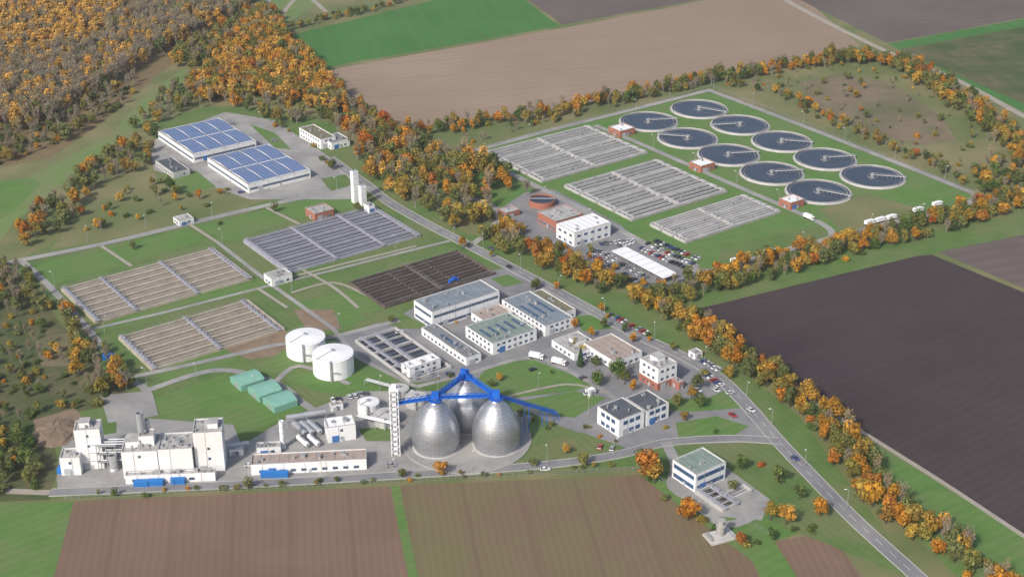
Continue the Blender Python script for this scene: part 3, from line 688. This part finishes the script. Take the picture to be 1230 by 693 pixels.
# ---------------------------------------------------------------- vehicles
def car_mesh():
    b=MB(); W=.88
    pr=[(-2.15,.35),(-2.2,.75),(-2.05,.95),(-1.6,1.0),(1.0,.98),(1.9,.85),(2.15,.65),(2.1,.35)]
    n=len(pr)
    for i in range(n):
        p=pr[i];q=pr[(i+1)%n]; b.quad([(p[0],-W,p[1]),(q[0],-W,q[1]),(q[0],W,q[1]),(p[0],W,p[1])],0)
    b.quad([(p[0],-W,p[1]) for p in pr],0); b.quad([(p[0],W,p[1]) for p in pr][::-1],0)
    c0=[(-1.95,.97),(-1.35,1.43),(.2,1.45),(1.05,.97)]
    for s in (-1,1):
        b.quad([(c0[0][0],s*.83,c0[0][1]),(c0[1][0],s*.66,c0[1][1]),(c0[2][0],s*.66,c0[2][1]),(c0[3][0],s*.83,c0[3][1])],1)
    for i,m in ((0,1),(1,0),(2,1)):
        p,q=c0[i],c0[i+1]; w0=.83 if i==0 else .66; w1=.83 if i==2 else .66
        b.quad([(p[0],-w0,p[1]),(q[0],-w1,q[1]),(q[0],w1,q[1]),(p[0],w0,p[1])],m)
    for x in (-1.35,1.35):
        for s in (-1,1): b.tube((x,s*.72,.33),(x,s*.92,.33),.33,12,2)
    b.box(2.08,2.18,-.8,-.5,.6,.75,3); b.box(2.08,2.18,.5,.8,.6,.75,3)
    return b.mesh('car_mesh',['car_paint','glass_dark','rubber','white_paint'])
CAR=car_mesh()
def car(p,ang,name='parked_car'):
    o=bpy.data.objects.new(name,CAR); COL.objects.link(o); o.location=(p.x,p.y,.25); o.rotation_euler=(0,0,ang)
def car_row(p0,p1,sp=2.7,fill=.85,along=False):
    a,b=P(*p0),P(*p1); d=b-a; L=d.length; d.normalize(); th=math.atan2(d.y,d.x)+(0 if along else math.pi/2); k=0
    while k<L:
        if R()<fill: car(a+d*k,th+(math.pi if R()<.5 else 0)+(R()-.5)*.06)
        k+=sp if not along else sp+3.2
for r_ in (((788,291),(842,314)),((778,294),(834,319)),((766,298),(826,324)),((718,302),(778,336)),((708,306),(772,343)),((722,294),(762,290)),
           ((733,379),(778,402)),((703,428),(712,433)),((850,452),(884,478)),((845,435),(866,447)),((400,482),(440,474)),((735,540),(720,538)),((745,297),(760,292))):
    car_row(*r_)
for px,an in (((612,322),-.9),((902,494),-.9),((955,552),-.85),((700,455),.6),((706,474),.6),((300,560),.1),((655,565),.1),((280,150),.3),((330,170),.3),((345,190),2),((470,560),.1),((790,450),.6),((838,470),-.9),((860,470),-.9),((590,300),-.9),((290,232),.5),((640,445),.6),((480,400),.6),((540,450),.5),((880,500),-.9)):
    car(P(*px),an)
def truck_mesh():
    b=MB(); b.box(-5,2.2,-1.25,1.25,1.1,3.6,0); b.box(2.5,4.4,-1.2,1.2,.7,3.0,0,.12); b.box(4.28,4.42,-1.05,1.05,1.7,2.7,1); b.box(-5,4.2,-.9,.9,.6,1.05,2)
    for s in (-1,1): b.box(3.0,4.1,s*1.13-.04,s*1.13+.04,1.8,2.6,1)
    for x in (-4,-2.8,3.4):
        for s in (-1,1): b.tube((x,s*.85,.5),(x,s*1.2,.5),.5,12,2)
    return b.mesh('truck_mesh',['white_paint','glass_dark','rubber'])
TR=truck_mesh()
for px,an in (((1045,270),.55),((1058,267),.55),((1071,264),.55),((1103,255),.55),((1126,248),.55),((885,316),.5),((972,264),-.9),((645,431),-.4),((672,438),-.5),((925,305),.5)):
    o=bpy.data.objects.new('box_truck',TR); COL.objects.link(o); p=P(*px); o.location=(p.x,p.y,.22); o.rotation_euler=(0,0,an); o.scale=(.8,.9,.85)
def container_mesh():
    b=MB(); b.box(-3,3,-1.2,1.2,.2,2.6,0); 
    for i in range(12): x=-2.9+i*.5; b.box(x,x+.2,-1.26,1.26,.3,2.5,0)
    b.box(-3.05,3.05,-1.28,1.28,2.5,2.7,0); b.box(-3.05,3.05,-1.28,1.28,.15,.3,1)
    return b.mesh('container_mesh',['container_blue','steel'])
CM=container_mesh()
for px,an in (((170,584),.05),((188,583),.05),((322,573),.05),((338,573),.05),((131,432),.3),((214,581),.05),((75,566),1.5)):
    o=bpy.data.objects.new('skip_container',CM); COL.objects.link(o); p=P(*px); o.location=(p.x,p.y,.22); o.rotation_euler=(0,0,an)
b=MB(); b.tube((0,0,0),(0,0,9),.14,6,0,.08); b.tube((0,0,9),(1.3,0,9.3),.06,4,0); b.box(.9,1.9,-.18,.18,9.2,9.38,1)
LM=b.mesh('lamp_mesh',['steel','white_paint'])
for px in [(100,290),(170,275),(250,262),(320,245),(400,230),(60,345),(120,400),(170,462),(262,292),(345,350),(400,395),(470,300),(540,290),(600,215),(650,240),(700,268),(760,135),(800,122),(853,108),(900,128),(960,150),(1010,170),(1070,192),(1130,215),(1100,262),(1040,276),(960,296),(780,178),(830,200),(880,222),(930,245),(690,140),(630,165),(575,300),(620,325),(665,350),(720,378),(780,408),(840,438),(890,478),(920,512),(700,500),(640,470),(570,455),(520,470),(450,470),(300,470),(230,455),(200,585),(290,582),(380,577),(470,572),(560,565),(650,558),(730,548),(960,560),(1010,610),(490,228),(520,250),(310,150),(350,180)]:
    o=bpy.data.objects.new('street_lamp',LM); COL.objects.link(o); p=P(*px); o.location=(p.x+2.5,p.y,0); o.rotation_euler=(0,0,R()*6)
def fence(px,name='perimeter_fence'):
    b=MB(); w=[P(*p) for p in px]
    for i in range(len(w)-1):
        L=(w[i+1]-w[i]).length; n=int(L/3)
        for k in range(n): c=w[i].lerp(w[i+1],k/n); b.tube(c,c+Vector((0,0,2.2)),.06,4,0)
        for z in (.3,1.2,2.1): b.tube(w[i]+Vector((0,0,z)),w[i+1]+Vector((0,0,z)),.04,4,0)
    b.obj(name,['steel'])
fence([(78,600),(470,580),(768,565),(930,645)]); fence([(20,318),(130,294),(300,252)]); fence([(560,184),(855,105),(1180,236),(1000,290),(800,345)])

# ---------------------------------------------------------------- trees
def rv():
    while True:
        v=Vector((R()*2-1,R()*2-1,R()*2-1))
        if .05<v.length<1: return v
def leaf(b,c,n,s,sh,m=1):
    n=n.normalized(); a=n.cross(rv()).normalized(); d=n.cross(a); 
    b.quad([c-a*s*.9-d*s*.3,c+a*s*.2-d*s*.8,c+a*s*.9+d*s*.2,c-a*s*.1+d*s*.8],m,sh)
def broad(seed,leafm,w=3.5,ch=3.9,cz=6,nl=620,lobes=13,ls=.5,bark='bark'):
    random.seed(seed); b=MB(); b.tube((0,0,0),(.1,0,cz-1),.28,7,0,.14)
    Ls=[]
    for i in range(lobes):
        d=rv().normalized(); k=.45+R()*.35
        c=Vector((d.x*w*k,d.y*w*k,cz+d.z*ch*k)); Ls.append((c,1.1+R()*1.1,.65+R()*.6))
        b.tube((.05,0,cz-2.5+R()*2),tuple(c),.1,4,0,.03)
    for i in range(nl):
        c,r,s=Ls[int(R()*lobes)]; d=rv().normalized(); q=c+d*r*(.55+.5*R())
        leaf(b,q,d+rv()*.7+Vector((0,0,.3)),ls*(.6+.7*R()),s*(.8+.4*R()))
    return b.mesh('tree_mesh',[bark,leafm],shade=True)
def bare(seed,leafm,nl=160):
    random.seed(seed); b=MB(); b.tube((0,0,0),(0,0,5),.22,6,0,.12); tips=[]
    for i in range(16):
        z=1.8+R()*4; a=R()*6.28; l=2+R()*2.4; s=Vector((0,0,z)); e=Vector((math.cos(a)*l*.5,math.sin(a)*l*.5,z+l*.95)); b.tube(s,e,.09,4,0,.03)
        for k in range(7):
            t=.3+.7*R(); c=s.lerp(e,t); d=rv()*1.0+Vector((0,0,1.1)); f=c+d; b.tube(c,f,.045,3,0,.015)
            for j in range(3): d2=rv()*.8+Vector((0,0,.5)); g_=c.lerp(f,.4+.6*R()); b.tube(g_,g_+d2,.03,3,0,.01); tips.append(g_+d2)
    for i in range(nl):
        c=random.choice(tips)+rv()*.3; leaf(b,c,rv(),.28,.7+R()*.7)
    return b.mesh('bare_tree_mesh',['bark_pale',leafm],shade=True)
def conifer(seed):
    random.seed(seed); b=MB(); b.tube((0,0,0),(0,0,9),.25,6,0,.05)
    for i in range(500):
        z=.8+9*R()**1.2; r=2.3*(1-z/10.2); a=R()*6.28; q=Vector((math.cos(a)*r*(.6+.4*R()),math.sin(a)*r*(.6+.4*R()),z)); leaf(b,q,Vector((q.x,q.y,.6))+rv()*.4,.42,.6+R()*.8)
    return b.mesh('conifer_mesh',['bark','leaf_dark'],shade=True)
K={}
for k,lm in (('autumn','leaf_autumn'),('mixed','leaf_mixed'),('green','leaf_green')):
    K[k]=[broad(1,lm),broad(2,lm,3.0,4.1),broad(3,lm,4.1,3.6,5.6,700,16),broad(4,lm,3.3,3.2,5.6,520,9)]
K['gold']=[broad(11,'leaf_gold',2.1,4.6,6,500,12,.45),broad(12,'leaf_gold',2.5,4.4,6,520,12,.45)]
K['grey']=[bare(21,'leaf_grey',260),bare(22,'leaf_grey',320),bare(23,'leaf_grey',200)]
K['bare']=[bare(31,'leaf_grey',60),bare(32,'leaf_grey',40)]
K['bush']=[broad(41,'leaf_mixed',3.6,2.2,2.2,420,10,.5),broad(42,'leaf_green',4.2,2.0,2.0,420,10,.5),broad(43,'leaf_autumn',3.4,2.3,2.3,380,9,.5)]
K['conifer']=[conifer(51)]
random.seed(99)
def tree(p,kind,h,parent=None,name='tree'):
    o=bpy.data.objects.new(name,random.choice(K[kind])); COL.objects.link(o); s=h/10
    o.location=(p.x,p.y,0); o.scale=(s*(.85+.3*R()),s*(.85+.3*R()),s*(.9+.2*R())); o.rotation_euler=(0,0,R()*6.28)
    if parent: o.parent=parent
def pick(ks):
    t=sum(w for _,w in ks); r=R()*t
    for k,w in ks:
        r-=w
        if r<=0: return k
    return ks[-1][0]
def inside(x,y,pl):
    c=False; j=len(pl)-1
    for i in range(len(pl)):
        a,b=pl[i],pl[j]
        if (a.y>y)!=(b.y>y) and x<(b.x-a.x)*(y-a.y)/(b.y-a.y)+a.x: c=not c
        j=i
    return c
cnt=[0]
def scatter(name,px,sp,ks,h0,h1,fill=1.0):
    pl=[P(*p) for p in px]; e=empty(name)
    x0,x1=min(p.x for p in pl),max(p.x for p in pl); y0,y1=min(p.y for p in pl),max(p.y for p in pl); y=y0
    while y<y1:
        x=x0
        while x<x1:
            X=x+(R()-.5)*sp; Y_=y+(R()-.5)*sp
            if inside(X,Y_,pl) and R()<fill:
                k=pick(ks); h=h0+R()*(h1-h0)
                tree(Vector((X,Y_,0)),k,h if k!='bush' else min(h,8),e); cnt[0]+=1
            x+=sp
        y+=sp
def belt(name,px,w,sp,ks,h0,h1,fill=1.0):
    l=smooth_line([P(*p) for p in px],sp); e=empty(name); rows=max(1,int(w/sp))
    for i in range(len(l)-1):
        d=(l[i+1]-l[i]).normalized(); nr=Vector((-d.y,d.x,0))
        for r in range(rows):
            if R()<fill:
                o=(r-(rows-1)/2)*sp; q=l[i]+nr*(o+(R()-.5)*sp*.9)+d*(R()-.5)*sp; k=pick(ks); h=h0+R()*(h1-h0)
                tree(q,k,h if k!='bush' else min(h,7),e); cnt[0]+=1
AU=[('autumn',5),('mixed',4),('grey',2),('green',1),('bush',1)]
scatter('woodland',[(-60,-60),(190,-60),(150,20),(110,60),(40,75),(-60,80)],6.5,[('gold',8),('grey',3)],13,17)
scatter('woodland',[(190,-60),(320,-40),(300,15),(250,40),(185,70),(130,110),(60,150),(-60,165),(-60,80),(40,75),(110,60),(150,20)],6.5,[('grey',7),('gold',2.5),('bare',2),('mixed',.6)],13,17)
scatter('woodland',[(-60,165),(60,150),(130,112),(175,95),(150,125),(90,165),(30,190),(-60,215)],7,[('mixed',4),('bush',3),('grey',3)],7,12)
scatter('woodland',[(200,75),(255,45),(300,18),(325,15),(345,35),(300,60),(260,70),(235,90)],7,[('grey',3),('mixed',5),('autumn',2)],9,13)
scatter('autumn_woodland',[(262,75),(290,40),(330,30),(355,60),(385,85),(420,125),(400,140),(350,125),(300,120),(245,125),(225,112)],6.5,[('autumn',7),('gold',4),('mixed',1),('grey',1)],11,15)
scatter('autumn_woodland',[(160,155),(205,105),(235,95),(262,120),(340,125),(375,150),(330,150),(300,135),(250,128),(190,148)],7.5,[('mixed',4),('grey',4),('autumn',1.5)],8,12,.8)
scatter('autumn_woodland',[(375,120),(420,122),(470,160),(520,175),(585,200),(640,235),(600,243),(590,268),(545,278),(500,252),(445,218),(420,180),(385,150)],7.5,[('autumn',5),('grey',4),('mixed',3),('gold',1)],10,15,.85)
scatter('tree_belt',[(15,300),(28,268),(80,228),(115,198),(150,168),(185,150),(188,190),(160,210),(110,225),(95,262),(55,292)],8,[('mixed',5),('autumn',3),('grey',3)],8,12,.85)
scatter('orchard',[(70,290),(110,240),(200,215),(260,212),(285,235),(200,268)],11,[('mixed',3),('autumn',2),('bush',2),('grey',1)],4,8,.75)
scatter('scrub',[(-40,318),(20,320),(60,355),(100,400),(155,450),(165,472),(110,480),(90,455),(80,400),(45,375),(-40,380)],6.5,[('mixed',4),('grey',4),('bush',2),('autumn',2.5)],7,11,.95)
scatter('scrub',[(-40,370),(45,375),(90,455),(150,470),(140,485),(60,500),(-40,520)],6.5,[('bush',6),('green',1.5),('grey',2),('mixed',1.5),('autumn',.5)],4,8,.8)
scatter('scrub',[(-40,515),(32,518),(52,560),(45,592),(-40,598)],6.5,[('green',3),('bush',3),('mixed',4),('autumn',.7)],6,10,.95)
belt('hedge',[(380,25),(430,18),(500,-2)],8,6,AU,5,8); belt('hedge',[(355,35),(400,22),(440,12)],8,6,[('mixed',3),('autumn',1)],5,8)
belt('tree_belt',[(470,160),(540,156),(600,148),(660,138),(720,125),(800,110),(870,95),(930,86),(1000,74)],20,6,AU,7,11,.9)
belt('tree_belt',[(500,178),(560,172),(650,150),(750,125),(840,103)],8,6,[('mixed',3),('grey',2),('bush',3)],4,8,.7)
belt('tree_belt',[(1000,74),(1060,75),(1110,97),(1160,127),(1200,160),(1250,200)],25,6,AU,8,12)
belt('tree_belt',[(875,103),(930,112),(985,140),(1060,175),(1120,200),(1165,222)],14,6.5,AU,5,9,.8)
scatter('scrub',[(880,100),(1000,78),(1060,80),(1130,115),(1220,190),(1250,235),(1180,235),(1080,185),(980,135)],12,[('bush',5),('grey',5),('autumn',1),('mixed',2)],3,8,.65)
scatter('tree_belt',[(1160,215),(1190,190),(1250,200),(1260,245),(1190,245)],7,AU,6,11,.9)
belt('tree_belt',[(1260,234),(1180,256),(1100,278),(1010,302),(930,323),(860,342),(795,360)],23,5.7,AU,7,11,.95)
belt('tree_belt',[(775,362),(820,388),(870,424),(930,465),(985,505),(1020,548),(1045,590),(1080,625),(1130,655),(1180,690),(1230,730)],15,5,[('autumn',6),('mixed',3),('grey',1),('bush',2)],8,13,.95)
belt('tree_belt',[(588,283),(620,300),(660,316),(700,335),(745,352)],22,6.5,[('autumn',6),('mixed',3),('grey',1)],8,13)
belt('tree_belt',[(700,300),(735,335),(790,356)],5,7,[('autumn',3),('mixed',2)],5,9,.7)
belt('hedge',[(590,262),(640,286),(700,310),(760,336)],6,5,[('bush',3),('autumn',1)],4,7,.7)
belt('hedge',[(90,598),(250,590),(400,580),(560,572),(740,562)],3,4,[('bush',4),('mixed',1)],3,5,.65)
belt('hedge',[(780,575),(830,620),(900,655),(930,645),(985,632)],5,5,[('bush',3),('green',1),('autumn',1)],4,8,.75)
belt('hedge',[(560,300),(620,330),(690,362)],3,9,[('autumn',2),('mixed',1)],4,7,.5)
belt('hedge',[(712,372),(760,396),(815,424)],3,6,[('mixed',2),('autumn',2),('bush',2)],3,7,.65)
belt('hedge',[(655,512),(700,512),(740,535)],3,5,[('bush',3),('mixed',1)],2.5,4,.6)
belt('hedge',[(640,432),(668,448),(700,450)],3,6,[('bush',3),('mixed',1)],2.5,5,.6)
belt('hedge',[(820,500),(860,494),(895,503)],3,7,[('bush',3),('autumn',1)],3,6,.6)
belt('hedge',[(330,150),(375,180),(395,205)],3,7,[('bush',2),('mixed',2)],4,8,.7)
belt('hedge',[(455,470),(500,462),(560,446)],3,7,[('bush',3),('mixed',1)],2,4,.5)
belt('hedge',[(835,440),(870,475),(905,515)],3,7,[('autumn',3),('mixed',2),('bush',2)],4,8,.6)
for (u,v,k,h,n) in [(778,575,'autumn',15,'autumn_tree'),(772,568,'mixed',12,'deciduous_tree'),(786,580,'autumn',12,'autumn_tree'),(826,625,'autumn',12,'autumn_tree'),(742,455,'green',11,'deciduous_tree'),(697,440,'conifer',11,'conifer_tree'),(935,580,'green',11,'deciduous_tree'),(890,565,'green',8,'deciduous_tree'),
   (530,570,'autumn',9,'autumn_tree'),(298,587,'mixed',7,'deciduous_tree'),(837,470,'mixed',9,'deciduous_tree'),(822,505,'autumn',6,'autumn_tree'),(725,395,'mixed',7,'deciduous_tree'),(750,400,'green',6,'deciduous_tree'),
   (944,630,'autumn',11,'autumn_tree'),(925,625,'autumn',10,'autumn_tree'),(985,620,'autumn',10,'autumn_tree'),(330,255,'mixed',7,'deciduous_tree'),(205,232,'green',11,'deciduous_tree'),(265,270,'bush',5,'bush'),(118,275,'autumn',8,'autumn_tree'),
   (700,560,'autumn',7,'autumn_tree'),(640,560,'mixed',5,'deciduous_tree'),(555,300,'autumn',8,'autumn_tree'),(590,465,'mixed',5,'deciduous_tree'),(717,463,'green',8,'deciduous_tree'),(795,500,'mixed',6,'deciduous_tree'),(905,455,'mixed',8,'deciduous_tree'),
   (1000,560,'autumn',10,'autumn_tree'),(90,430,'autumn',9,'autumn_tree'),(105,425,'autumn',9,'autumn_tree'),(345,128,'autumn',11,'autumn_tree'),(400,205,'mixed',8,'deciduous_tree'),(470,222,'grey',13,'bare_tree'),(300,128,'mixed',10,'deciduous_tree'),(850,560,'autumn',6,'autumn_tree'),(620,395,'green',4,'bush'),
   (690,420,'autumn',7,'autumn_tree'),(715,440,'mixed',7,'deciduous_tree'),(760,470,'autumn',7,'autumn_tree'),(750,462,'mixed',8,'deciduous_tree'),(840,490,'green',8,'deciduous_tree'),(830,480,'autumn',8,'autumn_tree'),(875,455,'autumn',8,'autumn_tree'),(640,350,'mixed',6,'deciduous_tree'),(710,405,'autumn',6,'autumn_tree'),(800,515,'bush',4,'bush'),(860,520,'bush',4,'bush'),(880,590,'mixed',7,'deciduous_tree'),(915,560,'bush',5,'bush'),(960,600,'mixed',8,'deciduous_tree'),(430,255,'mixed',7,'deciduous_tree'),(240,240,'autumn',7,'autumn_tree'),(160,300,'mixed',6,'deciduous_tree'),
   (700,425,'autumn',6,'autumn_tree'),(760,412,'autumn',7,'autumn_tree'),(775,480,'autumn',6,'autumn_tree'),(813,488,'autumn',7,'autumn_tree'),(690,395,'autumn',6,'autumn_tree'),(735,448,'mixed',7,'deciduous_tree'),(640,505,'bush',4,'bush'),(625,500,'mixed',5,'deciduous_tree'),(600,458,'autumn',5,'autumn_tree'),(470,388,'mixed',5,'deciduous_tree'),(548,388,'bush',3,'bush'),(680,545,'autumn',6,'autumn_tree')]:
    tree(P(u,v),k,h,None,n)
p=P(66,520); b=MB(); random.seed(5); n=20
rings=[(9.5,0),(7.5,.9),(5,1.7),(2.4,2.0),(.3,2.1)]
pts=[[(p.x+(r+(R()-.5)*2.4)*1.0*math.cos(6.283*i/n),p.y+(r+(R()-.5)*2.4)*1.4*math.sin(6.283*i/n),z+(R()-.5)*.7*(z>0)) for i in range(n)] for r,z in rings]
for j in range(len(pts)-1):
    for i in range(n): k=(i+1)%n; b.quad([pts[j][i],pts[j][k],pts[j+1][k],pts[j+1][i]])
b.obj('dirt_mound',['dirt'])
print('TREES',cnt[0],'OBJ',len(bpy.data.objects))

# ---------------------------------------------------------------- light haze in the air
b=MB(); b.box(-2500,2500,-600,3500,-20,420); hz=b.obj('air_haze',['white_paint'])
m=bpy.data.materials.new('haze'); m.use_nodes=True; nt=m.node_tree; nt.nodes.remove(nt.nodes['Principled BSDF'])
vs=nt.nodes.new('ShaderNodeVolumeScatter'); vs.inputs['Color'].default_value=(.95,.97,1,1); vs.inputs['Density'].default_value=6e-5; vs.inputs['Anisotropy'].default_value=.2
nt.links.new(vs.outputs[0],nt.nodes['Material Output'].inputs['Volume']); hz.data.materials.clear(); hz.data.materials.append(m)
# ---------------------------------------------------------------- light, camera
w=bpy.data.worlds.new('World'); sc.world=w; w.use_nodes=True; nt=w.node_tree
sky=nt.nodes.new('ShaderNodeTexSky'); sky.sky_type='NISHITA'; sky.sun_disc=False
EL=math.radians(38); AZ=math.radians(214)
sky.sun_elevation=EL; sky.sun_rotation=AZ; sky.dust_density=3
nt.links.new(sky.outputs[0],nt.nodes['Background'].inputs[0]); nt.nodes['Background'].inputs[1].default_value=.15
l=bpy.data.lights.new('sun','SUN'); l.energy=3.9; l.angle=math.radians(4); l.color=(1,.95,.88)
o=bpy.data.objects.new('sun',l); COL.objects.link(o)
d=Vector((math.sin(AZ)*math.cos(EL),math.cos(AZ)*math.cos(EL),math.sin(EL)))
o.rotation_euler=d.to_track_quat('Z','Y').to_euler()
c=bpy.data.cameras.new('camera'); c.lens=36*FL/1230; c.sensor_width=36; c.clip_end=20000; c.clip_start=1
o=bpy.data.objects.new('camera',c); COL.objects.link(o); o.location=(0,0,H); o.rotation_euler=(math.pi/2-TH,0,0); sc.camera=o
sc.view_settings.view_transform='Standard'; sc.view_settings.look='None'; sc.view_settings.exposure=0
